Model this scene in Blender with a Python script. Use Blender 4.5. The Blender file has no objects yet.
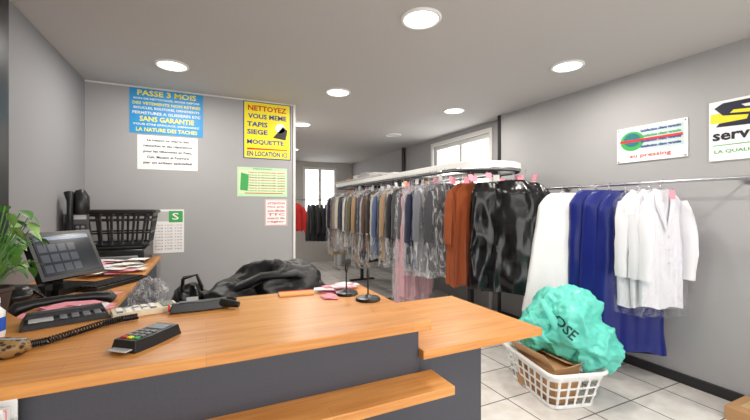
import bpy, math, random, bmesh
from mathutils import Vector, Matrix, noise
from mathutils.bvhtree import BVHTree
R=random.Random(7)
sc=bpy.context.scene
sc.view_settings.view_transform='Standard'
sc.view_settings.look='None'

def lin(c):
    o=[]
    for k in c[:3]:
        k=k/255.0
        o.append(k/12.92 if k<=0.04045 else ((k+0.055)/1.055)**2.4)
    return (o[0],o[1],o[2],1)
MATS={}
def mat(name,col,rough=.6,metal=0,bump=0,bscale=30,var=0,vscale=3,emit=0,coat=0,sheen=0,spec=.5,bdist=.01,stretch=None):
    if name in MATS: return MATS[name]
    m=bpy.data.materials.new(name); m.use_nodes=True
    nt=m.node_tree; b=nt.nodes['Principled BSDF']
    b.inputs['Base Color'].default_value=lin(col)
    b.inputs['Roughness'].default_value=rough
    b.inputs['Metallic'].default_value=metal
    b.inputs['Specular IOR Level'].default_value=spec
    if coat: b.inputs['Coat Weight'].default_value=coat
    if sheen: b.inputs['Sheen Weight'].default_value=sheen
    if emit:
        b.inputs['Emission Color'].default_value=lin(col); b.inputs['Emission Strength'].default_value=emit
    if bump or var:
        tc=nt.nodes.new('ShaderNodeTexCoord'); src=tc.outputs['Object']
        if stretch:
            mp=nt.nodes.new('ShaderNodeMapping'); mp.inputs['Scale'].default_value=stretch
            nt.links.new(src,mp.inputs[0]); src=mp.outputs[0]
    if var:
        n=nt.nodes.new('ShaderNodeTexNoise'); n.inputs['Scale'].default_value=vscale; n.inputs['Detail'].default_value=4
        nt.links.new(src,n.inputs['Vector'])
        r=nt.nodes.new('ShaderNodeValToRGB')
        c=lin(col)
        r.color_ramp.elements[0].position=.3; r.color_ramp.elements[1].position=.7
        r.color_ramp.elements[0].color=tuple(max(0,x*(1-var)) for x in c[:3])+(1,)
        r.color_ramp.elements[1].color=tuple(min(1,x*(1+var)) for x in c[:3])+(1,)
        nt.links.new(n.outputs['Fac'],r.inputs['Fac']); nt.links.new(r.outputs['Color'],b.inputs['Base Color'])
    if bump:
        n=nt.nodes.new('ShaderNodeTexNoise'); n.inputs['Scale'].default_value=bscale; n.inputs['Detail'].default_value=5 if not stretch else 2
        nt.links.new(src,n.inputs['Vector'])
        bp=nt.nodes.new('ShaderNodeBump'); bp.inputs['Strength'].default_value=bump; bp.inputs['Distance'].default_value=bdist
        nt.links.new(n.outputs['Fac'],bp.inputs['Height']); nt.links.new(bp.outputs['Normal'],b.inputs['Normal'])
    MATS[name]=m; return m

def wood_mat():
    m=bpy.data.materials.new('counter_wood'); m.use_nodes=True
    nt=m.node_tree; b=nt.nodes['Principled BSDF']; L=nt.links.new
    tc=nt.nodes.new('ShaderNodeTexCoord')
    mp=nt.nodes.new('ShaderNodeMapping'); mp.inputs['Scale'].default_value=(1.6,26,26)
    L(tc.outputs['Object'],mp.inputs['Vector'])
    n=nt.nodes.new('ShaderNodeTexNoise'); n.inputs['Scale'].default_value=2.2; n.inputs['Detail'].default_value=8; n.inputs['Roughness'].default_value=.6
    L(mp.outputs['Vector'],n.inputs['Vector'])
    r=nt.nodes.new('ShaderNodeValToRGB')
    r.color_ramp.elements[0].position=.3; r.color_ramp.elements[0].color=lin((198,128,60))
    r.color_ramp.elements[1].position=.72; r.color_ramp.elements[1].color=lin((230,166,94))
    L(n.outputs['Fac'],r.inputs['Fac'])
    br=nt.nodes.new('ShaderNodeTexBrick'); br.inputs['Scale'].default_value=1
    br.inputs['Brick Width'].default_value=.62; br.inputs['Row Height'].default_value=.075
    br.inputs['Mortar Size'].default_value=.0008
    br.inputs['Color1'].default_value=(1,1,1,1); br.inputs['Color2'].default_value=(.92,.9,.87,1); br.inputs['Mortar'].default_value=(.8,.72,.6,1)
    L(tc.outputs['Object'],br.inputs['Vector'])
    mx=nt.nodes.new('ShaderNodeMix'); mx.data_type='RGBA'; mx.blend_type='MULTIPLY'; mx.inputs[0].default_value=1
    L(r.outputs['Color'],mx.inputs[6]); L(br.outputs['Color'],mx.inputs[7]); L(mx.outputs[2],b.inputs['Base Color'])
    b.inputs['Roughness'].default_value=.36
    return m
def tile_mat():
    m=bpy.data.materials.new('floor_tiles'); m.use_nodes=True
    nt=m.node_tree; b=nt.nodes['Principled BSDF']; L=nt.links.new
    tc=nt.nodes.new('ShaderNodeTexCoord')
    br=nt.nodes.new('ShaderNodeTexBrick'); br.offset=0; br.inputs['Scale'].default_value=1
    br.inputs['Brick Width'].default_value=.4; br.inputs['Row Height'].default_value=.4; br.inputs['Mortar Size'].default_value=.005
    br.inputs['Color1'].default_value=lin((222,218,213)); br.inputs['Color2'].default_value=lin((230,226,221)); br.inputs['Mortar'].default_value=lin((112,106,100))
    L(tc.outputs['Object'],br.inputs['Vector'])
    n=nt.nodes.new('ShaderNodeTexNoise'); n.inputs['Scale'].default_value=9; n.inputs['Detail'].default_value=6
    L(tc.outputs['Object'],n.inputs['Vector'])
    r=nt.nodes.new('ShaderNodeValToRGB'); r.color_ramp.elements[0].position=.3; r.color_ramp.elements[0].color=(.84,.82,.8,1); r.color_ramp.elements[1].position=.65
    L(n.outputs['Fac'],r.inputs['Fac'])
    mx=nt.nodes.new('ShaderNodeMix'); mx.data_type='RGBA'; mx.blend_type='MULTIPLY'; mx.inputs[0].default_value=1
    L(br.outputs['Color'],mx.inputs[6]); L(r.outputs['Color'],mx.inputs[7]); L(mx.outputs[2],b.inputs['Base Color'])
    b.inputs['Roughness'].default_value=.25
    bp=nt.nodes.new('ShaderNodeBump'); bp.inputs['Strength'].default_value=.3; bp.inputs['Distance'].default_value=.004; bp.invert=True
    L(br.outputs['Fac'],bp.inputs['Height']); L(bp.outputs['Normal'],b.inputs['Normal'])
    return m
def plastic_mat(name,fac,tint=(255,255,255)):
    m=bpy.data.materials.new(name); m.use_nodes=True
    nt=m.node_tree; nt.nodes.clear(); L=nt.links.new
    o=nt.nodes.new('ShaderNodeOutputMaterial'); mx=nt.nodes.new('ShaderNodeMixShader')
    t=nt.nodes.new('ShaderNodeBsdfTransparent'); t.inputs[0].default_value=(.97,.97,.98,1)
    g=nt.nodes.new('ShaderNodeBsdfPrincipled'); g.inputs['Base Color'].default_value=lin(tint); g.inputs['Roughness'].default_value=.12
    tc=nt.nodes.new('ShaderNodeTexCoord'); mp=nt.nodes.new('ShaderNodeMapping'); mp.inputs['Scale'].default_value=(16,16,4)
    n=nt.nodes.new('ShaderNodeTexNoise'); n.inputs['Scale'].default_value=1.6; n.inputs['Detail'].default_value=4; n.inputs['Distortion'].default_value=1.4
    L(tc.outputs['Object'],mp.inputs[0]); L(mp.outputs[0],n.inputs['Vector'])
    bp=nt.nodes.new('ShaderNodeBump'); bp.inputs['Strength'].default_value=1; bp.inputs['Distance'].default_value=.05
    L(n.outputs['Fac'],bp.inputs['Height']); L(bp.outputs['Normal'],g.inputs['Normal'])
    r=nt.nodes.new('ShaderNodeMapRange'); r.inputs[1].default_value=.47; r.inputs[2].default_value=.68; r.inputs[3].default_value=fac*.3; r.inputs[4].default_value=fac*2.2
    L(n.outputs['Fac'],r.inputs[0]); L(r.outputs[0],mx.inputs[0])
    L(t.outputs[0],mx.inputs[1]); L(g.outputs[0],mx.inputs[2]); L(mx.outputs[0],o.inputs[0])
    MATS[name]=m; return m

class MB:
    def __init__(s): s.v=[];s.f=[];s.m=[];s.mats=[]
    def mi(s,m):
        if m not in s.mats: s.mats.append(m)
        return s.mats.index(m)
    def add(s,vs,fs,m,M=None):
        o=len(s.v); i=s.mi(m)
        for p in vs:
            p=Vector(p)
            s.v.append(M@p if M else p)
        for f in fs:
            s.f.append([o+k for k in f]); s.m.append(i)
    def box(s,x0,x1,y0,y1,z0,z1,m,M=None):
        vs=[(x0,y0,z0),(x1,y0,z0),(x1,y1,z0),(x0,y1,z0),(x0,y0,z1),(x1,y0,z1),(x1,y1,z1),(x0,y1,z1)]
        s.add(vs,[(0,3,2,1),(4,5,6,7),(0,1,5,4),(1,2,6,5),(2,3,7,6),(3,0,4,7)],m,M)
    def prism(s,poly,z0,z1,m,M=None,top=None):
        n=len(poly); t=top or poly
        vs=[(p[0],p[1],z0) for p in poly]+[(p[0],p[1],z1) for p in t]
        fs=[tuple(reversed(range(n))),tuple(range(n,2*n))]+[(i,(i+1)%n,n+(i+1)%n,n+i) for i in range(n)]
        s.add(vs,fs,m,M)
    def lathe(s,prof,c,m,n=28,M=None,sx=1,sy=1):
        vs=[];fs=[]
        for r,z in prof:
            for j in range(n):
                a=2*math.pi*j/n; vs.append((c[0]+r*math.cos(a)*sx,c[1]+r*math.sin(a)*sy,c[2]+z))
        for i in range(len(prof)-1):
            for j in range(n):
                fs.append((i*n+j,i*n+(j+1)%n,(i+1)*n+(j+1)%n,(i+1)*n+j))
        fs.append(tuple(reversed(range(n)))); fs.append(tuple(range((len(prof)-1)*n,len(prof)*n)))
        s.add(vs,fs,m,M)
    def tube(s,pts,r,m,n=8,M=None,closed=False,flat=1.0):
        pts=[Vector(p) for p in pts]; N=len(pts)
        rs=r if isinstance(r,(list,tuple)) else [r]*N
        vs=[];fs=[]; prev=None
        for i,p in enumerate(pts):
            if closed: d=(pts[(i+1)%N]-pts[i-1])
            else: d=(pts[min(i+1,N-1)]-pts[max(i-1,0)])
            d.normalize()
            if prev is None:
                up=Vector((0,0,1)) if abs(d.z)<.9 else Vector((1,0,0))
                a=d.cross(up).normalized()
            else:
                a=(prev-d*prev.dot(d)).normalized()
            prev=a; b=d.cross(a)
            for j in range(n):
                t=2*math.pi*j/n; vs.append(p+a*(rs[i]*math.cos(t))+b*(rs[i]*flat*math.sin(t)))
        for i in range(N if closed else N-1):
            k=(i+1)%N
            for j in range(n):
                fs.append((i*n+j,k*n+j,k*n+(j+1)%n,i*n+(j+1)%n))
        if not closed:
            fs.append(tuple(range(n))); fs.append(tuple(reversed(range((N-1)*n,N*n))))
        s.add(vs,fs,m,M)
    def sweep(s,path,prof,m):
        N=len(path); K=len(prof); vs=[];fs=[]
        for i in range(N):
            a=Vector(path[i-1]);b=Vector(path[(i+1)%N]); d=(b-a).normalized(); nrm=Vector((d.y,-d.x))
            for o,z in prof: vs.append((path[i][0]+nrm.x*o,path[i][1]+nrm.y*o,z))
        for i in range(N):
            k=(i+1)%N
            for j in range(K): fs.append((i*K+j,k*K+j,k*K+(j+1)%K,i*K+(j+1)%K))
        s.add(vs,fs,m)
    def blob(s,c,rx,ry,rz,m,seed=0,amp=.2,freq=3,zmin=None,nu=56,nv=36,M=None,ridge=False,det=1.0):
        vs=[];fs=[]
        for i in range(nv+1):
            ph=math.pi*i/nv
            for j in range(nu):
                th=2*math.pi*j/nu
                d=Vector((math.sin(ph)*math.cos(th),math.sin(ph)*math.sin(th),math.cos(ph)))
                q=d*freq+Vector((seed*3.1,seed*1.7,seed))
                k=noise.noise(q)+.5*noise.noise(q*2.1)+.25*noise.noise(q*4.3)
                if ridge: k=.55-abs(noise.noise(q))*1.6+det*(.45*(.3-abs(noise.noise(q*2.2)))+.25*(.3-abs(noise.noise(q*4.5))))
                f=1+amp*k
                p=Vector((c[0]+d.x*rx*f,c[1]+d.y*ry*f,c[2]+d.z*rz*f))
                if zmin is not None and p.z<zmin: p.z=zmin+.002*abs(k)
                vs.append(p)
        for i in range(nv):
            for j in range(nu):
                fs.append((i*nu+j,(i+1)*nu+j,(i+1)*nu+(j+1)%nu,i*nu+(j+1)%nu))
        s.add(vs,fs,m,M)
    def text(s,txt,cx,cy,w,h,m,M,z=.004,off=.012):
        cu=bpy.data.curves.new('t','FONT'); cu.body=txt; cu.size=1; cu.offset=off; cu.resolution_u=2
        ob=bpy.data.objects.new('t',cu); sc.collection.objects.link(ob)
        bpy.context.view_layer.update()
        dg=bpy.context.evaluated_depsgraph_get(); me=bpy.data.meshes.new_from_object(ob.evaluated_get(dg))
        vs=[v.co.copy() for v in me.vertices]; fs=[tuple(p.vertices) for p in me.polygons]
        bpy.data.objects.remove(ob); bpy.data.curves.remove(cu); bpy.data.meshes.remove(me)
        if not vs: return
        x0=min(v.x for v in vs);x1=max(v.x for v in vs);y0=min(v.y for v in vs);y1=max(v.y for v in vs)
        out=[((v.x-x0)/(x1-x0)*w+cx-w/2,(v.y-y0)/(y1-y0)*h+cy-h/2,z) for v in vs]
        s.add(out,fs,m,M)
    def build(s,name,bevel=0,solid=0,ang=35,sub=0):
        me=bpy.data.meshes.new(name); me.from_pydata([tuple(v) for v in s.v],[],s.f)
        for m in s.mats: me.materials.append(m)
        for p,i in zip(me.polygons,s.m): p.material_index=i; p.use_smooth=True
        me.update()
        me.set_sharp_from_angle(angle=math.radians(ang))
        ob=bpy.data.objects.new(name,me); sc.collection.objects.link(ob)
        if solid:
            q=ob.modifiers.new('solid','SOLIDIFY'); q.thickness=solid; q.offset=0
        if bevel:
            q=ob.modifiers.new('bevel','BEVEL'); q.width=bevel; q.segments=2; q.limit_method='ANGLE'; q.angle_limit=math.radians(40)
        return ob
def XF(loc,rz=0,rx=0,ry=0): return Matrix.Translation(loc)@Matrix.Rotation(math.radians(rz),4,'Z')@Matrix.Rotation(math.radians(ry),4,'Y')@Matrix.Rotation(math.radians(rx),4,'X')

# ---------------- materials
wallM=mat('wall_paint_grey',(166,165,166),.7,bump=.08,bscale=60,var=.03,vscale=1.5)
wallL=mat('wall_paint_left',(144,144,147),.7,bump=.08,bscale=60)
ceilM=mat('ceiling_paint',(190,187,185),.8)
backM=mat('back_wall_paint',(196,192,187),.8)
trimW=mat('trim_white',(228,226,222),.45)
trimD=mat('trim_dark',(38,36,38),.4)
wood=wood_mat(); tile=tile_mat()
panel=mat('counter_panel_slate',(68,69,77),.5,bump=.05,bscale=120)
black=mat('black_plastic',(20,20,22),.33)
blackm=mat('black_matte',(16,16,18),.7)
grey=mat('grey_plastic',(120,122,126),.4)
dgreyp=mat('dark_grey_plastic',(56,57,61),.4)
lgrey=mat('light_grey_plastic',(190,190,190),.4)
steel=mat('steel',(200,200,205),.25,metal=1)
chrome=mat('brushed_rail',(190,190,195),.3,metal=1)
white=mat('white_plastic',(238,238,236),.35)
paper=mat('paper_white',(240,240,238),.7)
pinkp=mat('paper_pink',(244,158,174),.7)
orangep=mat('paper_orange',(240,172,104),.7)
redp=mat('paper_red',(205,40,50),.6)
card=mat('cardboard',(182,140,98),.8,bump=.1,bscale=40)
plast=plastic_mat('dry_cleaning_film',.24)
plast2=plastic_mat('dry_cleaning_film_light',.08)
blackfilm=mat('black_garment_cover',(11,11,13),.24,bump=.55,bscale=3.2,bdist=.03,stretch=(2.2,2.2,.9))
turq=mat('turquoise_plastic',(100,210,192),.35,bump=.6,bscale=10,bdist=.012)

# ---------------- room shell
b=MB(); b.box(-1.2,3.75,-1.7,9.4,-.1,0,tile); b.build('floor')
b=MB(); b.box(-1.2,3.75,-1.7,9.4,2.6,2.7,ceilM); b.build('ceiling')
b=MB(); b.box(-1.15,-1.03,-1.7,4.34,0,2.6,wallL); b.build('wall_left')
b=MB(); b.box(-1.03,.915,4.22,4.34,0,2.6,wallM); b.box(-1.03,.915,4.212,4.22,2.585,2.6,trimW); b.build('wall_partition')
b=MB(); b.box(.915,.94,4.20,4.36,0,2.6,trimW); b.build('trim_3',bevel=.002)
b=MB(); b.box(.80,.915,4.34,9.2,0,2.6,backM); b.build('wall_back_left')
b=MB()
b.box(3.46,3.6,-1.7,3.58,0,2.6,wallM)
b.box(3.6,3.72,3.58,3.91,0,2.6,wallM); b.box(3.6,3.72,5.29,9.3,0,2.6,wallM)
b.box(3.6,3.72,3.91,5.29,2.46,2.6,wallM); b.box(3.6,3.72,3.91,5.29,0,1.2,wallM)
b.build('wall_right')
b=MB()
b.box(.80,2.25,9.2,9.32,0,2.6,backM); b.box(3.17,3.6,9.2,9.32,0,2.6,backM)
b.box(2.25,3.17,9.2,9.32,2.47,2.6,backM); b.box(2.25,3.17,9.2,9.32,0,.9,backM)
b.build('wall_back')
b=MB()
b.box(-1.03,3.46,-1.7,-1.6,2.35,2.6,wallM); b.box(-1.03,3.46,-1.7,-1.6,0,.25,wallM)
b.box(-1.03,-.85,-1.7,-1.6,.25,2.35,wallM); b.box(3.28,3.46,-1.7,-1.6,.25,2.35,wallM)
b.build('wall_front')  # unseen front wall; wide opening added to let in fill light
def winframe(name,axis,c,a0,a1,z0,z1,nm,t=.05,d=.06):
    b=MB()
    def bar(p0,p1,q0,q1):
        if axis=='y': b.box(p0,p1,c-d/2,c+d/2,q0,q1,trimW)
        else: b.box(c-d/2,c+d/2,p0,p1,q0,q1,trimW)
    bar(a0,a1,z0,z0+t); bar(a0,a1,z1-t,z1); bar(a0,a0+t,z0+t,z1-t); bar(a1-t,a1,z0+t,z1-t)
    for i in range(1,nm):
        x=a0+(a1-a0)*i/nm; bar(x-t/2,x+t/2,z0+t,z1-t)
    b.build(name,bevel=.004)
winframe('added_fill_window','y',-1.65,-.85,3.28,.25,2.35,3)  # unseen window, added so sky light fills from behind the camera
winframe('window_2','y',9.26,2.25,3.17,.9,2.47,2,t=.07)
winframe('window_3','x',3.66,3.91,5.29,1.2,2.46,2,t=.06)
b=MB(); b.box(3.575,3.6,3.85,3.91,0,2.52,trimW); b.box(3.575,3.6,5.29,5.35,0,2.52,trimW); b.box(3.575,3.6,3.91,5.29,2.46,2.52,trimW); b.build('trim_1',bevel=.003)
b=MB(); b.box(3.44,3.478,3.56,3.60,0,2.6,trimD); b.build('trim_2')
b=MB(); b.box(3.437,3.46,-1.6,3.56,0,.075,trimD); b.build('baseboard_right')
b=MB(); b.box(-.40,.915,4.2,4.22,0,.08,trimD); b.build('baseboard_partition')
b=MB(); b.tube([(3.56,6.3,0),(3.56,6.3,2.6)],.035,trimD,12); b.build('wall_pipe')
b=MB(); b.box(-1.03,-.995,2.1,2.69,1.17,2.6,mat('dark_panel',(40,42,48),.4)); b.box(-.995,-.985,2.15,2.64,1.22,2.55,black); b.build('wall_panel',bevel=.004)

# ---------------- downlights
lamp=mat('lamp_glow',(255,250,240),.5,emit=6)
lampoff=mat('lamp_dim',(215,212,205),.5)
for i,(x,y,on) in enumerate([(1.23,1.95,1),(2.76,2.08,1),(-.26,3.47,1),(1.235,3.55,1),(2.76,3.62,1),(1.24,5.13,1),(2.78,5.25,0),(1.23,.3,1),(2.76,.3,1),(1.6,7.4,1)]):
    b=MB()
    b.lathe([(.128,0),(.130,-.006),(.122,-.014),(.108,-.014),(.104,-.004),(.100,-.002)],(x,y,2.6),white,40)
    b.lathe([(.103,-.004),(.103,-.007),(.0,-.008)],(x,y,2.6),lamp if on else lampoff,40)
    ob=b.build('recessed_downlight')
    if on:
        l=bpy.data.lights.new('downlight_lamp','AREA'); l.shape='DISK'; l.size=.19; l.energy=16; l.color=(1,.95,.88)
        lo=bpy.data.objects.new('lamp',l); lo.location=(x,y,2.58); sc.collection.objects.link(lo); lo.parent=ob

# ---------------- reception counter
b=MB()
b.box(-1.025,.692,1.03,1.65,.988,1.02,wood)
b.box(-1.025,.66,1.06,1.10,0,.988,panel)
b.box(.63,.66,1.10,1.60,0,.988,panel)
b.box(-1.025,.71,.925,1.06,.812,.84,wood)
b.box(.66,1.22,1.03,1.62,.89,.92,wood)
b.box(.66,.96,1.09,1.12,0,.89,panel); b.box(.93,.96,1.12,1.58,0,.89,panel)
b.box(-1.025,-.41,1.60,4.195,.89,.92,wood)
b.box(-.48,-.45,1.60,4.195,0,.89,panel)
b.box(-1.025,.63,1.52,1.55,.62,.988,panel)
b.build('reception_counter',bevel=.003)

# ---------------- posters
PW=lambda cx,cz: Matrix(((1,0,0,cx),(0,0,-1,4.22),(0,1,0,cz),(0,0,0,1)))
RW=lambda cy,cz: Matrix(((0,0,-1,3.46),(-1,0,0,cy),(0,1,0,cz),(0,0,0,1)))
blue=mat('poster_blue',(44,150,212),.45); yel=mat('poster_yellow',(250,232,30),.45); txtY=mat('ink_yellow',(250,235,60),.5)
txtB=mat('ink_blue',(30,60,140),.5); txtK=mat('ink_black',(30,30,35),.5); txtR=mat('ink_red',(205,40,40),.5); grn=mat('ink_green',(60,165,80),.5); lgrn=mat('poster_light_green',(190,228,180),.4)
txtN=mat('ink_navy',(24,28,52),.5)
b=MB(); M=PW(-.355,2.362); b.box(-.325,.325,-.222,.222,0,.003,blue,M)
rows=[("PASSE 3 MOIS",.52,.055,txtY),("BON DE NETTOYAGE, MODE DEPOSE",.58,.022,paper),("DES VETEMENTS NON RETIRES",.6,.028,txtY),("BOUCLES, BOUTONS, ORNEMENTS",.58,.028,paper),("FERMETURES A GLISSIERES ETC",.6,.028,paper),("SANS GARANTIE",.48,.05,txtY),("POUR ETRE EFFICACE, DEMANDEZ",.58,.022,paper),("LA NATURE DES TACHES",.54,.038,txtY)]
y=.207
for t,w,h,m_ in rows:
    b.text(t,0,y-h/2,w,h,m_,M,off=.022); y-=h+.0195
b.build('blue_notice_poster')
b=MB(); M=PW(-.348,1.955); b.box(-.267,.267,-.17,.17,0,.003,paper,M)
y=.12
for t in ["La maison se charge des","retouches et des réparations","pour les vêtements en Peau,","Cuir, Mouton et Fourrure","par un artisan spécialisé"]:
    b.text(t,0,y,.43 if len(t)>24 else .37,.03,txtK,M,off=.03); y-=.056
b.build('white_notice_sign')
b=MB(); M=PW(.628,2.268); b.box(-.258,.258,-.318,.318,0,.003,txtB,M); b.box(-.248,.248,-.308,.308,.003,.0045,yel,M)
for t,cy,w,h,m_,cx in [("NETTOYEZ",.245,.42,.06,txtR,0),("VOUS MEME",.155,.42,.055,txtB,0),("TAPIS",.065,.22,.055,txtB,-.11),("SIEGE",-.02,.22,.055,txtB,-.11),("MOQUETTE",-.135,.40,.06,txtB,-.02),("EN LOCATION ICI",-.262,.44,.055,txtB,0)]:
    b.text(t,cx,cy,w,h,m_,M,z=.0055,off=.03)
b.lathe([(.0,0),(.055,.0),(.055,.004)],(.14,.04,.005),paper,20,M); b.prism([(.06,-.07),(.2,-.09),(.22,.02),(.17,.06),(.12,.0)],.005,.009,txtK,M); b.prism([(-.22,-.22),(.22,-.21),(.22,-.2),(-.22,-.2)],.005,.006,txtR,M)
b.build('yellow_rental_poster')
b=MB(); M=PW(.576,1.69); b.box(-.27,.27,-.162,.162,0,.003,lgrn,M); b.box(-.255,.255,-.13,.13,.003,.0035,mat('poster_pale',(216,230,190),.4),M)
for k in range(8): b.text("Charte professionnelle qualité",.045,.105-k*.029,.4,.018,[txtR,grn,txtK][k%3],M,off=.03)
b.text("PRESSING",0,.146,.2,.018,grn,M)
b.prism([(-.24,-.09),(-.16,-.1),(-.15,.08),(-.23,.1)],.0036,.005,grn,M); b.prism([(-.19,-.12),(.22,-.12),(.22,-.128),(-.19,-.128)][::-1],.0036,.005,txtR,M)
b.build('green_certificate')
b=MB(); M=PW(.723,1.348); b.box(-.123,.123,-.15,.15,0,.003,paper,M)
for k in range(6): b.text(["ATTENTION","Nos prix","sont affichés","TTC","merci de","régler"][k],0,.105-k*.042,.19,.026,txtR,M,off=.02)
for x in (-.118,.114): b.box(x,x+.004,-.145,.145,.003,.004,txtR,M)
b.box(-.118,.118,.141,.145,.003,.004,txtR,M); b.box(-.118,.118,-.145,-.141,.003,.004,txtR,M)
b.build('price_notice')
b=MB(); M=PW(-.344,1.165); b.box(-.136,.136,-.22,.22,0,.004,paper,M)
b.box(-.12,.0,.1,.2,.004,.005,lgrey,M); b.box(.0,.125,.09,.205,.004,.005,grn,M); b.text("S",.06,.15,.06,.07,paper,M,z=.006)
for i in range(3):
    for j in range(9): b.text("%d %d %d"%(j+1,j+10,j+19),-.085+i*.085,.06-j*.03,.065,.012,txtB if j%3 else txtR,M,z=.0048)
b.build('wall_calendar')
b=MB(); M=RW(1.82,1.965); b.box(-.27,.27,-.155,.155,0,.012,paper,M)
b.box(-.25,.25,-.06,.13,.012,.0125,mat('sign_pale',(196,212,212),.4),M)
b.lathe([(0,0),(.085,0),(.085,.0015)],(-.14,.03,.0125),grn,28,M,sx=1.15); b.lathe([(0,0),(.06,0),(.06,.001)],(-.14,.04,.0142),mat('ink_teal',(30,110,120),.4),28,M,sx=1.15)
b.box(-.24,.24,.02,.042,.0145,.0155,txtR,M)
for k in range(4): b.text("Satisfaction client garantie",.08,.105-k*.045,.3,.03,[txtB,grn,txtB,txtB][k],M,z=.016,off=.03)
b.text("au pressing",0,-.108,.32,.04,txtR,M,z=.014)
for x in (-.255,.255):
    for z in (-.14,.14): b.lathe([(.008,0),(.008,.004),(.003,.006)],(x,z,.012),steel,10,M)
b.build('pressing_sign',bevel=.001)
b=MB(); M=RW(1.132,1.97); b.box(-.282,.282,-.22,.22,0,.012,paper,M)
sy=mat('sign_yellow',(240,220,40),.4)
b.prism([(-.275,.06),(.27,.02),(.27,.10),(-.27,.13)],.012,.013,sy,M)
b.prism([(-.25,.17),(-.2,.2),(.26,.2),(.26,.17),(-.1,.17),(-.08,.15),(.05,.13),(.04,.05),(-.05,.02),(-.24,.03),(-.22,.055),(-.07,.06),(-.06,.09),(-.2,.11)],.013,.015,txtN,M)
b.prism([(-.16,.12),(-.04,.105),(-.05,.13),(-.14,.14)],.015,.017,sy,M)
b.text("service",-.09,-.035,.34,.075,txtN,M,z=.014,off=.03); b.text("LA QUALITE DU SERVICE",0,-.155,.5,.028,grn,M,z=.014); b.box(-.26,.26,-.11,-.104,.012,.013,grn,M)
b.build('service_sign',bevel=.001)

# ---------------- garments
def garment(b,m,cx,cy,ang,zt,zb,wsh,wbot,th,seed=0,amp=.018,k=38,sleeves=False,film=None,rail=None,waist=1,hang=True,sl=.55,lapel=None,xn=1,neck=.10,crump=0):
    ca,sa=math.cos(math.radians(ang)),math.sin(math.radians(ang))
    def W(x,y,z): return (cx+x*ca-y*sa,cy+x*sa+y*ca,z)
    def skin(mt,ws,wb,th_,zt_,zb_,sd,am,cr=0):
        H=zt_-zb_; ds=[0,.02,.05,.085,.12,.16]+[.16+(H-.16)*i/24 for i in range(1,25)]
        n=56; vs=[];fs=[]
        for d in ds:
            if d<.12:
                w=neck+(ws-neck)*(d/.12)**.62; t=.05+(th_*.8-.05)*(d/.12)
            else:
                f=(d-.12)/(H-.12); w=ws+(wb-ws)*f; t=th_*(.8+.3*f)
                if waist!=1: w*=1-(1-waist)*math.exp(-((f-.33)/.16)**2)
            g=min(1,max(0,(d-.1)/.5))
            for j in range(n):
                a=2*math.pi*j/n; c,s_=math.cos(a),math.sin(a)
                x=w/2*math.copysign(abs(c)**.75,c); y=t/2*math.copysign(abs(s_)**.6,s_)
                y+=g*am*(math.sin(x*k+sd*1.3)+.6*math.sin(x*k*2.3+sd*2.1+(1 if s_>0 else 2)+d*3))*(abs(s_)**.5)
                y+=.5*am*noise.noise(Vector((x*9,d*6,sd+s_)))
                if cr:
                    q=Vector((x*6,d*3,sd+s_*2)); y+=math.copysign(1,s_)*min(1,d/.1)*cr*(.6-1.8*abs(noise.noise(q))-.5*abs(noise.noise(q*2.3)))
                x+=.5*xn*am*noise.noise(Vector((c*2,d*5,sd)))
                z=zt_-d
                if d>=H-1e-6: z+=am*.9*math.sin(x*k*.8+sd)
                vs.append(W(x,y,z))
        for i in range(len(ds)-1):
            for j in range(n): fs.append((i*n+j,(i+1)*n+j,(i+1)*n+(j+1)%n,i*n+(j+1)%n))
        fs.append(tuple(range(n))); fs.append(tuple(reversed(range((len(ds)-1)*n,len(ds)*n))))
        b.add(vs,fs,mt)
    skin(m,wsh,wbot,th,zt,zb,seed,amp,crump)
    if sleeves:
        for sg in (-1,1):
            x0=sg*(wsh/2-.035); pts=[];rs=[]
            for i in range(10):
                f=i/9; pts.append(W(x0+sg*(.015+.03*math.sin(f*2)),-.025-.035*math.sin(f*2.6)+.004*math.sin(seed+f*9),zt-.085-f*sl)); rs.append((.03+.03*min(1,f*5)) if f<.2 else .06-.014*f+.003*math.sin(f*21+seed))
            b.tube(pts,rs,m,12,flat=.7)
    if lapel:
        for sg in (-1,1):
            b.tube([W(sg*.05,.01,zt+.005),W(sg*.06,-th*.42,zt-.03),W(sg*.055,-th*.58,zt-.12),W(0,-th*.66,zt-.32)],[.016,.022,.03,.006],lapel,8,flat=.35)
        for q in range(3): b.lathe([(.007,0),(.007,.004)],(0,0,0),lgrey,8,Matrix.Translation(W(.01,-th*.62-.006,zt-.36-q*.1))@Matrix.Rotation(math.radians(ang),4,'Z')@Matrix.Rotation(math.radians(90),4,'X'))
    if film: skin(film,wsh*1.07+.03,max(wbot,wsh)*1.08+.03,th*1.35+.03,zt+.03,zb-.06,seed+5,amp*1.1,.012)
    if rail and hang:
        pts=[W(0,0,zt-.02),W(0,0,rail-.03)]+[W(0,.022*math.sin(t)*1,rail-.008+.022*math.cos(t)-.0) for t in [math.pi*1.0-i*math.pi*1.25/7 for i in range(1,8)]]
        b.tube(pts,.0028,steel,6)
        b.tube([W(-wsh/2+.03,0,zt-.09),W(-.04,0,zt-.01),W(0,0,zt+.015),W(.04,0,zt-.01),W(wsh/2-.03,0,zt-.09)],.003,steel,6)

def cloth(nm,c,r=.85): return mat('cloth_'+nm,c,r,bump=.25,bscale=180,sheen=.15)
C={n:cloth(n,c) for n,c in dict(black=(26,26,30),char=(60,61,66),grey=(108,108,114),lgrey=(150,150,156),navy=(34,38,64),blue=(74,92,130),tan=(158,128,98),beige=(192,174,148),brown=(88,60,46),rust=(144,66,20),olive=(96,90,66),cream=(210,202,188),pink=(206,160,168),burg=(96,36,46),white=(232,232,236),dgrey=(84,84,88)).items()}

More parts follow.
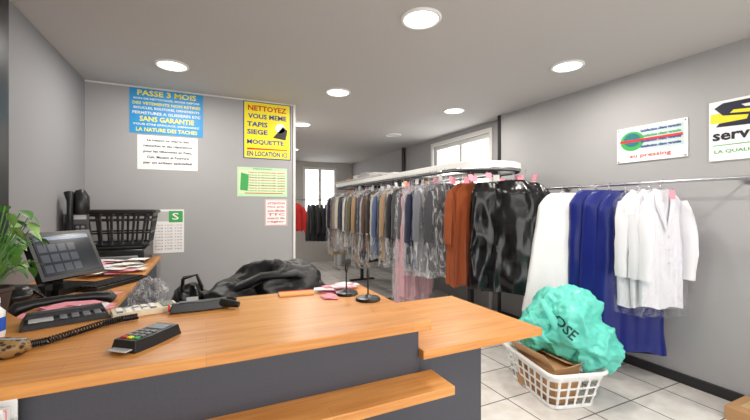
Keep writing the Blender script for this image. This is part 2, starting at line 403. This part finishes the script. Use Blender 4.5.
def stadium(cx,y0,y1,r,n=16):
    p=[]
    for i in range(n+1): a=math.pi+math.pi*i/n; p.append((cx+r*math.cos(a),y0+r*math.sin(a)))
    for i in range(n+1): a=math.pi*i/n; p.append((cx+r*math.cos(a),y1+r*math.sin(a)))
    return p
st=stadium(2.75,3.15,6.7,.4)
b=MB()
b.sweep(st,[(.03,1.81),(.03,1.87),(.015,1.875),(-.05,1.875),(-.05,1.86),(.012,1.86),(.012,1.81)],white)
b.sweep(st,[(.012,1.775),(.012,1.79),(-.012,1.79),(-.012,1.775)],blackm)
b.sweep(st,[(.02,1.785),(.02,1.80),(-.03,1.80),(-.03,1.785)],grey)
for y_ in (3.3,4.9,6.5):
    b.box(2.725,2.775,y_-.025,y_+.025,.02,1.80,trimD); b.box(2.36,3.14,y_-.02,y_+.02,1.80,1.84,trimD); b.box(2.5,3.0,y_-.03,y_+.03,0,.03,trimD)
for y_ in [3.2+i*.07 for i in range(50)]:
    b.tube([(2.335,y_,1.79),(2.32,y_,1.83),(2.30,y_,1.80),(2.31,y_,1.765)],.003,steel,5)
b.build('garment_conveyor')
b=MB()
seq=['char','beige','navy','dgrey','tan','lgrey','cream','char','brown','navy','cream','black','grey','olive','lgrey','tan','black','navy','lgrey','brown','beige','black','beige','blue','char','cream','tan','grey','black','char','dgrey','pink','lgrey','navy','blue','dgrey']
ys=6.75; n=len(seq)
for i,c in enumerate(seq):
    y_=ys-(ys-3.46)*i/(n-1)
    zb=R.choice([.62,.7,.75,.82,.66])
    if c=='pink': zb=.32
    if c in('beige','tan') and i%2: zb=.5
    sl=c not in('pink',)
    garment(b,C[c],2.35+R.uniform(-.02,.02),y_,R.uniform(-16,4),1.66+R.uniform(-.02,.02),zb,R.uniform(.40,.46),R.uniform(.36,.46),R.uniform(.07,.1),seed=i*1.7,amp=.012 if sl else .02,sleeves=sl,film=plast if i%5 in(0,2,3) or i==n-1 else None,rail=1.78)
garment(b,C['grey'],2.31,3.37,-22,1.67,.70,.42,.42,.09,seed=71,sleeves=True,film=plast,rail=1.78,lapel=C['grey'])
garment(b,C['char'],2.37,3.25,-24,1.67,.72,.40,.40,.09,seed=75,sleeves=True,film=plast,rail=1.78)
garment(b,C['pink'],2.32,3.9,-14,1.64,.24,.36,.44,.1,seed=81,film=plast,rail=1.78)
for q,(y_,x_) in enumerate(((3.08,2.46),(3.0,2.50))):
    garment(b,C['rust'],x_,y_,-26-q*8,1.66,.58+.02*q,.32,.36,.09,seed=90+q*3,amp=.022,k=52,rail=1.78,sleeves=q==0)
for i in range(16):
    y_=6.6-i*.22
    garment(b,C[R.choice(['char','black','navy','lgrey','tan','brown','cream'])],3.15,y_,R.uniform(-6,6),1.66,R.choice([.6,.7,.8]),.42,.42,.09,seed=i*2.3+50,film=plast if i%2 else None,rail=1.78)
b.build('hanging_clothes_row')
def cover(cx,cy,a,seed,w,wb,th,zt,zb,amp=.012):
    b=MB(); garment(b,blackfilm,cx,cy,a,zt,zb,w,wb,th,seed=seed,amp=amp,k=15,rail=1.78,xn=2.2,neck=.2,crump=.04)
    b.build('black_garment_cover',ang=75)
cover(2.58,2.84,-30,1,.34,.38,.14,1.66,.60)
cover(2.78,2.70,-42,3,.54,.62,.24,1.68,.57)
cover(2.96,2.70,-42,5,.46,.50,.22,1.66,.60)
cover(3.06,2.94,-30,7,.42,.46,.16,1.65,.62)
b=MB()
for i in range(14):
    a=R.uniform(-160,-20); rr=.4+R.uniform(-.02,.2); cx=2.75+rr*math.cos(math.radians(a)); cy=3.15+rr*math.sin(math.radians(a))
    M=XF((cx,cy,1.68+R.uniform(-.03,.05)),R.uniform(-60,30),R.uniform(70,110))
    b.box(-.03,.03,-.03,.03,0,.001,R.choice([pinkp,paper,pinkp,pinkp]),M)
for i in range(26):
    M=XF((2.35+R.uniform(-.1,.1),3.1+i*.13,1.69+R.uniform(-.02,.04)),R.uniform(-30,30),R.uniform(70,110))
    b.box(-.025,.025,-.035,.035,0,.001,R.choice([pinkp,paper,paper,orangep]),M)
b.build('laundry_ticket_tags')

# wall rail
RX=3.2
b=MB()
b.tube([(RX,2.66,1.6),(RX,.35,1.6)],.0125,chrome,12)
for y_ in (2.6,1.2,.42):
    b.tube([(RX,y_,1.6),(RX+.05,y_,1.6),(3.455,y_,1.6)],.009,chrome,8); b.lathe([(.03,0),(.03,.01),(.012,.012)],(0,0,0),chrome,14,XF((3.458,y_,1.6),0,0,-90))
b.build('wall_clothes_rail')
satin=mat('cloth_navy_satin',(18,32,112),.38,bump=.15,bscale=8,spec=.35)
wht=mat('cloth_white_gown',(242,242,243),.7,bump=.15,bscale=8)
b=MB(); garment(b,wht,3.03,2.33,-42,1.54,.42,.42,.72,.2,seed=3,amp=.013,k=17,rail=1.6,neck=.2); b.build('white_dress',ang=60)
b=MB(); garment(b,wht,3.14,2.24,-38,1.54,.50,.38,.44,.15,seed=9,amp=.013,k=20,rail=1.6,neck=.2); b.build('white_dress',ang=60)
b=MB(); garment(b,satin,3.14,2.09,-38,1.56,.26,.42,.46,.15,seed=5,amp=.018,k=20,rail=1.6,neck=.24); b.build('navy_dress',ang=60)
b=MB(); garment(b,satin,3.15,1.97,-40,1.55,.24,.42,.52,.16,seed=15,amp=.018,k=18,rail=1.6,neck=.24); b.build('navy_dress',ang=60)
b=MB(); garment(b,satin,3.18,1.86,-40,1.52,.22,.42,.56,.16,seed=25,amp=.02,k=18,rail=1.6,neck=.24); b.build('navy_dress',ang=60)
wj=cloth('white_jacket',(232,232,237))
for y_,sd,a_,w_ in ((1.76,2,-24,.35),(1.68,4,-20,.33),(1.60,6,-20,.34)):
    b=MB(); garment(b,wj,RX-.01,y_,a_,1.54,.60+sd*.006,w_,w_,.075,seed=sd,amp=.012,sleeves=True,film=plast2 if sd!=4 else None,rail=1.6,sl=.6,lapel=wj)
    if sd==2: b.box(-.05,.05,-.07,.07,0,.001,paper,XF((RX-.21,y_-.06,1.42),-30,85))
    b.box(-.02,.02,-.035,.035,0,.001,pinkp if sd==6 else paper,XF((RX-.05,y_-.09,1.5),-30,85))
    b.build('white_jacket',ang=60)

# ---------------- baskets
def basket(b,m,M,L,Wd,H,taper=.82,cols=104,rows=None,rc=.06):
    def rr(l,w,r):
        p=[]
        for cx,cy,a0 in ((l/2-r,w/2-r,0),(-l/2+r,w/2-r,90),(-l/2+r,-w/2+r,180),(l/2-r,-w/2+r,270)):
            for i in range(7): a=math.radians(a0+15*i); p.append(Vector((cx+r*math.cos(a),cy+r*math.sin(a))))
        q=p+[p[0]]; d=[0]
        for i in range(len(p)): d.append(d[-1]+(q[i+1]-q[i]).length)
        T=d[-1]; out=[]
        for k in range(cols):
            t=T*k/cols; i=max(j for j in range(len(p)) if d[j]<=t); f=(t-d[i])/max(1e-9,d[i+1]-d[i]); out.append(q[i].lerp(q[i+1],f))
        return out
    zs=rows; vs=[];fs=[]
    for z,h in zs:
        f=taper+(1-taper)*z/H
        for p in rr(L*f,Wd*f,rc): vs.append((p.x,p.y,z))
    for i in range(len(zs)-1):
        for j in range(cols):
            if zs[i][1] and j%4!=0: continue
            fs.append((i*cols+j,i*cols+(j+1)%cols,(i+1)*cols+(j+1)%cols,(i+1)*cols+j))
    fs.append(tuple(range(cols)))
    b.add(vs,fs,m,M)
    top=[M@Vector((p.x,p.y,H)) for p in rr(L+.015,Wd+.015,rc)]
    b.tube(top,.011,m,8,closed=True)
b=MB(); BM=XF((2.40,1.958,.003),74.5)
basket(b,white,BM,.66,.43,.26,rows=[(0,0),(.03,1),(.082,0),(.095,1),(.147,0),(.16,1),(.212,0),(.26,0)],taper=.8)
b.build('laundry_basket',solid=.005)
b=MB(); CM=XF((2.33,1.95,.003),84)
b.box(-.2,.17,-.12,.1,.02,.26,card,CM)
b.add([(-.2,-.12,.26),(.17,-.12,.26),(.17,-.0,.30),(-.2,.0,.30)],[(0,1,2,3)],card,CM)
b.add([(-.2,.1,.26),(.17,.1,.26),(.19,.17,.36),(-.18,.17,.36)],[(0,1,2,3)],card,CM)
b.add([(-.2,-.12,.26),(-.2,.1,.26),(-.27,.1,.30),(-.27,-.1,.32)],[(0,1,2,3)],card,CM)
b.build('cardboard_box',solid=.004)
b=MB()
b.blob((2.56,1.93,.50),.235,.25,.235,turq,seed=5.3,amp=.42,freq=1.1,nu=150,nv=96,ridge=True,det=.95)
b.blob((2.60,1.74,.37),.17,.14,.16,turq,seed=7.1,amp=.45,freq=1.2,nu=100,nv=60,ridge=True,det=.95)
b.blob((2.40,2.05,.44),.15,.15,.15,turq,seed=9.4,amp=.45,freq=1.2,nu=90,nv=56,ridge=True,det=.95)
bv=BVHTree.FromPolygons([tuple(v) for v in b.v],b.f)
for pa in ([(2.42,2.0,.62),(2.35,1.98,.69),(2.29,1.88,.63),(2.35,1.84,.50)],[(2.58,2.05,.64),(2.55,1.98,.76),(2.62,1.92,.74),(2.66,1.88,.60)]):
    b.tube(pa,[.045,.024,.024,.035],turq,8,flat=.3)
dn=Vector((-.80,-.60,.05)).normalized(); right=Vector((.60,-.80,0)).normalized(); up=dn.cross(right)*-1
if up.z<0: up=-up
ink=mat('ink_dark_teal',(16,70,66),.4)
tb=MB(); tb.text("OSE",0,0,.17,.07,ink,None,z=0,off=.02)
c0=Vector((2.53,1.92,.53))
ca,sa=math.cos(math.radians(-42)),math.sin(math.radians(-42))
bm=bmesh.new(); vv=[bm.verts.new(v) for v in tb.v]
for f in tb.f:
    try: bm.faces.new([vv[i] for i in f])
    except: pass
bmesh.ops.triangulate(bm,faces=bm.faces[:])
for _ in range(2): bmesh.ops.subdivide_edges(bm,edges=[e for e in bm.edges if e.calc_length()>.01],cuts=2)
bmesh.ops.triangulate(bm,faces=bm.faces[:]); bm.verts.index_update()
vs=[]
for v in bm.verts:
    x=v.co.x*ca-v.co.y*sa; y=v.co.x*sa+v.co.y*ca
    o=c0+right*x+up*y+dn*.8
    h=bv.ray_cast(o,-dn)
    vs.append((h[0]+dn*.004) if h[0] is not None else c0)
b.add(vs,[tuple(v.index for v in f.verts) for f in bm.faces],ink); bm.free()
b.build('turquoise_shopping_bag',ang=60)
b=MB(); b.box(3.12,3.42,.85,1.2,0,.09,card); b.box(3.2,3.34,.9,1.15,.0901,.092,mat('parcel_tape',(200,170,120),.3)); b.build('cardboard_box',bevel=.003)

# ---------------- things on the wing
def crate(name,x,y,z,m,L,W_,H,rz=0,taper=.85):
    b=MB(); basket(b,m,XF((x,y,z),rz),L,W_,H,rows=[(0,0),(.02,1),(H*.35,0),(H*.4,1),(H*.72,0),(H*.76,1),(H*.86,0),(H,0)],cols=88,rc=.03,taper=taper); b.build(name,solid=.01)
b=MB(); b.box(-.94,-.48,3.62,4.12,.921,1.05,black); b.box(-.9,-.52,3.6,3.62,.95,1.0,grey); b.box(-.92,-.5,3.66,4.08,1.05,1.075,blackm); b.build('document_printer',bevel=.01)
crate('black_plastic_basket',-.69,3.86,1.08,black,.54,.4,.29)
b=MB()
for i in range(34):
    M=XF((-.62+R.uniform(-.14,.14),3.28+R.uniform(-.22,.22),.923+i*.0022),R.uniform(0,180),R.uniform(-3,3))
    b.box(-.07,.07,-.045,.045,0,.0012,R.choice([paper,pinkp,pinkp,paper,paper]),M)
b.build('paper_ticket_pile')
b=MB()
for i in range(22):
    M=XF((-.56+R.uniform(-.11,.11),2.12+R.uniform(-.16,.16),.923+i*.002),R.uniform(0,180),R.uniform(-3,3))
    b.box(-.06,.06,-.04,.04,0,.001,R.choice([pinkp,pinkp,paper,pinkp]),M)
b.build('paper_ticket_pile')
b=MB()
SM=XF((-.74,2.66,1.13),-32)@Matrix.Rotation(math.radians(-24),4,'Y')
b.box(-.02,.018,-.19,.19,-.14,.14,black,SM); b.box(.018,.020,-.168,.168,-.118,.118,mat('screen_dark',(34,40,50),.15),SM)
b.box(.0201,.0206,-.16,.16,.088,.11,mat('screen_bar',(90,110,140),.2,emit=.2),SM)
for i in range(4):
    for j in range(3): b.box(.0201,.0206,-.155+i*.055,-.11+i*.055,-.1+j*.06,-.055+j*.06,mat('screen_tile',(58,68,84),.2),SM)
b.box(-.05,-.02,-.1,.1,-.09,.09,blackm,SM)
FM=XF((-.78,2.68,.92),-32)
b.box(-.1,.14,-.12,.12,0.001,.035,black,FM); b.prism([(-.06,-.03),(.0,-.03),(.0,.03),(-.06,.03)],.03,.2,black,FM)
b.build('point_of_sale_monitor',bevel=.003)
b=MB(); FM=XF((-.53,2.74,.922),-30)
b.box(-.08,.08,-.2,.2,0,.022,black,FM)
for i in range(5):
    for j in range(14): b.box(-.068+i*.027,-.046+i*.027,-.19+j*.027,-.168+j*.027,.022,.03,blackm,FM)
b.build('keyboard',bevel=.002)
b=MB(); b.blob((-.86,2.36,.97),.1,.09,.05,black,seed=4,amp=.1,freq=1.5,zmin=.921); b.box(-.93,-.76,2.44,2.54,.921,.99,black); b.box(-.91,-.78,2.438,2.44,.94,.97,grey); b.tube([(-.8,2.36,1.0),(-.72,2.3,.96),(-.7,2.2,.93)],.006,black,6); b.build('receipt_printer',bevel=.006)
b=MB(); M=XF((-.975,3.60,1.33),20)
b.box(-.04,.12,-.02,.03,-.22,.02,black,M); b.box(-.02,.10,-.04,-.02,-.19,-.06,blackm,M)
b.tube([(-.01,-.05,.19),(-.005,-.08,.12),(-.005,-.08,-.02),(-.01,-.05,-.12)],[.032,.02,.02,.032],black,12,M)
b.lathe([(.05,0),(.06,.05),(.058,.14),(.03,.19),(.0,.2)],(.065,-.03,.02),black,20,M)
b.box(.02,.10,-.043,-.04,-.02,.015,lgrey,M)
for i in range(3):
    for j in range(4): b.box(.0+i*.033,.022+i*.033,-.044,-.04,-.18+j*.03,-.16+j*.03,grey,M)
b.build('wall_telephone',bevel=.004)
b=MB()
b.lathe([(.055,0),(.075,.11),(.082,.115),(.082,.13),(.068,.13),(.066,.11),(0,.105)],(-.86,2.14,.921),mat('terracotta',(70,60,54),.7),24)
leafm=mat('leaf_green',(84,140,60),.45,var=.3,vscale=12); leafd=mat('leaf_light',(140,180,96),.45)
for i in range(60):
    a=R.uniform(0,6.28); h=R.uniform(.08,.38); rr_=R.uniform(.05,.17)
    c0=Vector((-.86,2.14,1.03)); tip=c0+Vector((max(-.08,min(.10,rr_*math.cos(a))),rr_*math.sin(a)*1.1+.06,h))
    b.tube([c0,c0.lerp(tip,.5)+Vector((0,0,.03)),tip],.0025,leafm,5)
    L_=R.uniform(.05,.08); wd=L_*.42
    M=XF(tip,math.degrees(a)*.3+R.uniform(-60,60)*.9 if math.cos(a)>0 else R.uniform(-50,50),0,R.uniform(5,55))
    vs=[];fs=[]
    for k_,(t,w) in enumerate([(0,.05),(.15,.8),(.4,1),(.7,.65),(1,.03)]):
        z=-.35*t*t*L_
        vs+=[(t*L_,-w*wd,z+.12*w*wd),(t*L_,0,z-.05*wd),(t*L_,w*wd,z+.12*w*wd)]
    for k_ in range(4):
        o=k_*3; fs+=[(o,o+3,o+4,o+1),(o+1,o+4,o+5,o+2)]
    b.add(vs,fs,R.choice([leafm,leafm,leafd]),M)
for i in range(len(b.v)):
    if b.v[i].x<-1.02: b.v[i].x=-1.02
b.build('potted_plant')

# ---------------- things on the raised counter
Z=1.0205
b=MB(); b.lathe([(.022,0),(.024,.01),(.024,.075),(.012,.09),(.012,.1)],(-.562,1.43,Z),white,20); b.lathe([(.0245,.02),(.0245,.06)],(-.562,1.43,Z),mat('label_blue',(40,90,190),.4),20); b.lathe([(.013,.1),(.013,.115),(.006,.12)],(-.562,1.43,Z),white,16); b.build('spray_bottle')
b=MB(); M=XF((-.43,1.56,Z),18)
b.prism([(-.115,-.075),(.115,-.075),(.115,.065),(-.115,.065)],0,.018,black,M,top=[(-.105,-.068),(.105,-.068),(.105,.06),(-.105,.06)])
b.prism([(-.105,.0),(.105,.0),(.105,.06),(-.105,.06)],.018,.03,dgreyp,M,top=[(-.10,.012),(.10,.012),(.10,.055),(-.10,.055)])
for i in range(4):
    for j in range(3): b.box(-.02+i*.03,.0+i*.03,-.062+j*.02,-.048+j*.02,.018,.022,grey,M)
b.box(-.095,-.035,-.06,-.01,.018,.021,lgrey,M)
hs=[(-.135,.03,.04),(-.12,.032,.054),(-.08,.034,.062),(0,.034,.066),(.08,.034,.062),(.12,.032,.054),(.135,.03,.04)]
b.tube(hs,[.022,.028,.02,.016,.02,.028,.022],black,14,M,flat=.75)
b.build('corded_telephone',bevel=.003)
b=MB()
P2=[Vector(p) for p in [(-.44,1.275,Z+.012),(-.40,1.29,Z+.012),(-.35,1.35,Z+.012),(-.30,1.41,Z+.012),(-.25,1.445,Z+.012),(-.21,1.455,Z+.012)]]
pts=[]; nT=46; per=10
for i in range(nT*per+1):
    f=i/(nT*per)*(len(P2)-1); k_=min(int(f),len(P2)-2); c=P2[k_].lerp(P2[k_+1],f-k_); d=(P2[k_+1]-P2[k_]).normalized(); s_=d.cross(Vector((0,0,1)))
    a=2*math.pi*i/per; pts.append(c+s_*.0085*math.cos(a)+Vector((0,0,.0085*math.sin(a))))
b.tube(pts,.0024,black,5); b.build('coiled_phone_cord')
leo=bpy.data.materials.new('leopard_fabric'); leo.use_nodes=True; nt=leo.node_tree; vo=nt.nodes.new('ShaderNodeTexVoronoi'); vo.inputs['Scale'].default_value=70
tc=nt.nodes.new('ShaderNodeTexCoord'); nt.links.new(tc.outputs['Object'],vo.inputs['Vector']); r=nt.nodes.new('ShaderNodeValToRGB'); r.color_ramp.elements[0].color=lin((40,28,18)); r.color_ramp.elements[0].position=.3; r.color_ramp.elements[1].color=lin((150,118,72)); r.color_ramp.elements[1].position=.5
nt.links.new(vo.outputs['Distance'],r.inputs['Fac']); nt.links.new(r.outputs['Color'],nt.nodes['Principled BSDF'].inputs['Base Color'])
b=MB(); b.blob((-.475,1.235,Z+.022),.062,.04,.026,leo,seed=1,amp=.12,freq=1.3,zmin=Z); b.tube([(-.525,1.225,Z+.038),(-.475,1.222,Z+.05),(-.425,1.24,Z+.038)],.0025,steel,6); b.build('leopard_print_pouch')
b=MB(); M=XF((-.20,1.545,Z),16)
beige=mat('beige_plastic',(236,226,198),.45)
b.prism([(-.1,-.045),(.1,-.045),(.1,.045),(-.1,.045)],0,.02,beige,M); b.box(.05,.09,-.036,.036,.02,.023,mat('lcd',(130,140,120),.2),M)
for i in range(5):
    for j in range(4): b.box(-.088+i*.025,-.070+i*.025,-.036+j*.019,-.022+j*.019,.02,.024,paper if (i+j)%4 else grey,M)
b.build('desk_calculator',bevel=.002)
b=MB(); M=XF((-.15,1.205,Z),-38)
b.prism([(-.04,-.08),(.04,-.08),(.046,-.03),(.042,.08),(-.042,.08),(-.046,-.03)],0,.03,black,M,top=[(-.034,-.074),(.034,-.074),(.038,-.03),(.036,.074),(-.036,.074),(-.038,-.03)])
b.box(-.028,.028,.02,.06,.03,.032,mat('terminal_screen',(110,125,130),.15),M)
for i in range(3):
    for j in range(4): b.box(-.027+i*.02,-.013+i*.02,-.062+j*.018,-.05+j*.018,.03,.034,grey if j else [redp,yel,grn][i],M)
b.box(-.03,.03,-.1,-.078,.008,.011,lgrey,M)
b.build('card_payment_terminal',bevel=.003)
b=MB(); M=XF((.0,1.50,Z),4)
b.prism([(-.12,-.02),(-.02,-.03),(.075,-.028),(.085,.03),(-.02,.026),(-.12,.018)],.004,.034,black,M,top=[(-.11,-.014),(-.02,-.022),(.065,-.022),(.072,.022),(-.02,.018),(-.11,.012)])
b.tube([(.05,-.01,.02),(.085,-.035,.018),(.11,-.05,.014)],[.018,.014,.011],black,10,M)
b.tube([(.0,.02,.02),(.02,.06,.012),(.08,.075,.012),(.11,.06,.012),(.1,.03,.015)],.009,blackm,8,M)
b.box(-.124,-.118,-.014,.012,.01,.03,redp,M); b.box(-.09,-.03,-.008,.008,.034,.037,grey,M)
b.build('barcode_scanner',bevel=.003)
for x_,y_,h in ((.56,1.50,.135),(.606,1.368,.125)):
    b=MB(); b.lathe([(.05,0),(.052,.004),(.048,.011),(.02,.016),(.008,.024),(0,.025)],(x_,y_,Z),black,32)
    b.tube([(x_,y_,Z+.02),(x_,y_,Z+h*.75)],.0035,black,8); b.lathe([(.0035,0),(.0065,.008),(.0065,.03),(.002,.045)],(x_,y_,Z+h*.7),black,12); b.build('receipt_spike')
b=MB()
for i in range(18):
    M=XF((.57+R.uniform(-.09,.06),1.60+R.uniform(-.03,.02),Z+.001+i*.0012),R.uniform(-40,40),R.uniform(-1,1)); b.box(-.045,.045,-.025,.025,0,.0008,R.choice([pinkp,pinkp,paper,pinkp]),M)
for i in range(5):
    M=XF((.475,1.47+R.uniform(-.03,.03),Z+.001+i*.0012),R.uniform(-40,40)); b.box(-.03,.03,-.02,.02,0,.0008,pinkp,M)
b.build('paper_ticket_pile')
b=MB(); M=XF((.36,1.59,Z),-6); b.box(-.075,.075,-.035,.035,0,.008,orangep,M); b.box(-.075,.075,.028,.035,.008,.010,redp,M); b.build('order_notepad',bevel=.001)
b=MB(); M=XF((-.44,.985,.8405),4)
b.box(-.075,.075,-.05,-.046,0,.09,white,M); b.box(-.075,.075,.04,.044,0,.15,white,M); b.box(-.075,-.071,-.046,.04,0,.11,white,M); b.box(.071,.075,-.046,.04,0,.11,white,M); b.box(-.071,.071,-.046,.04,0,.004,white,M)
for i in range(8): b.box(-.068,.068,-.04+i*.009,-.037+i*.009,.004,.145+R.uniform(-.01,.01),R.choice([paper,paper,pinkp,paper]),M)
b.build('leaflet_holder')

# ---------------- behind the counter
b=MB(); b.box(-.18,.85,2.1,2.75,.70,.73,lgrey)
for x_ in (-.15,.82):
    for y_ in (2.13,2.72): b.tube([(x_,y_,0),(x_,y_,.70)],.018,steel,10)
b.build('work_table',bevel=.003)
bc=mat('cloth_black_pile',(17,17,20),.5,bump=.5,bscale=14)
b=MB(); b.blob((.42,2.42,.86),.28,.24,.18,bc,seed=3,amp=.36,freq=1.3,zmin=.731,nu=90,nv=60,ridge=True,det=.8)
b.blob((.16,2.36,.83),.17,.18,.12,bc,seed=8,amp=.3,freq=1.1,zmin=.731,nu=70,nv=44,ridge=True,det=.8)
b.tube([(.12,2.3,.9),(.3,2.24,.99),(.5,2.26,.99),(.66,2.3,.9)],[.05,.045,.05,.06],bc,12,flat=.6)
b.build('black_clothes_pile',ang=60)
b=MB(); b.blob((-.08,2.4,.84),.095,.11,.11,black,seed=6,amp=.3,freq=1.4,zmin=.731,ridge=True,det=.6); b.tube([(-.13,2.34,.9),(-.12,2.3,1.0),(-.05,2.3,1.02),(-.02,2.34,.92)],.008,black,8); b.tube([(-.13,2.42,.9),(-.12,2.42,.99),(-.05,2.42,1.0),(-.02,2.42,.92)],.008,black,8); b.box(-.1,-.04,2.275,2.278,.82,.9,paper); b.build('black_handbag',ang=60)
b=MB(); b.blob((-.30,2.5,.84),.09,.1,.12,plast,seed=5,amp=.5,freq=2.2,ridge=True); b.box(-.38,-.22,2.4,2.6,.70,.72,lgrey); b.tube([(-.30,2.5,0),(-.30,2.5,.7)],.02,steel,10); b.build('plastic_bag_stand')
b=MB()
for x_ in (1.45,2.7): b.tube([(x_,7.9,.02),(x_,7.9,1.6)],.015,steel,10); b.box(x_-.02,x_+.02,7.65,8.15,0,.03,steel)
b.tube([(1.45,7.9,1.58),(2.7,7.9,1.58)],.013,steel,10); b.build('rolling_clothes_rack')
redc=cloth('red',(206,36,34))
b=MB()
garment(b,redc,1.78,7.85,30,1.5,.9,.42,.42,.12,seed=2,rail=1.58,sleeves=True)
for i,c in enumerate(['black','char','black','black','navy','black']): garment(b,C[c],2.06+i*.1,7.9,R.uniform(50,80),1.48,.68,.44,.42,.1,seed=i+20,rail=1.58,sleeves=True)
b.build('hanging_clothes_row')
b=MB(); b.box(2.95,3.4,8.3,8.8,0,.85,white); b.box(2.98,3.37,8.28,8.3,.05,.8,lgrey); b.box(3.0,3.35,8.35,8.75,.85,1.0,lgrey); b.build('storage_cabinet',bevel=.006)
b=MB()
for i,(y_,w,h,m_) in enumerate([(5.6,.22,.09,white),(5.95,.26,.12,lgrey),(6.35,.2,.1,white),(6.7,.22,.07,card),(4.9,.2,.03,white)]):
    b.box(2.55,2.95,y_-w/2,y_+w/2,1.906,1.906+h,m_); b.box(2.54,2.96,y_-w/2-.01,y_+w/2+.01,1.905+h-.02,1.91+h,m_)
b.box(2.32,3.18,4.75,6.85,1.877,1.905,lgrey)
b.build('storage_boxes',bevel=.003)

# ---------------- world, camera
w=bpy.data.worlds.new('World'); sc.world=w; w.use_nodes=True
bg=w.node_tree.nodes['Background']; bg.inputs[0].default_value=(1,.985,.965,1); bg.inputs[1].default_value=3.6
cam=bpy.data.cameras.new('camera'); cam.sensor_width=36; cam.lens=36*362/750; cam.shift_y=-2/750; cam.clip_start=.05
co=bpy.data.objects.new('camera',cam); sc.collection.objects.link(co); co.location=(0,0,1.4); co.rotation_euler=(math.pi/2,0,math.radians(-25)); sc.camera=co
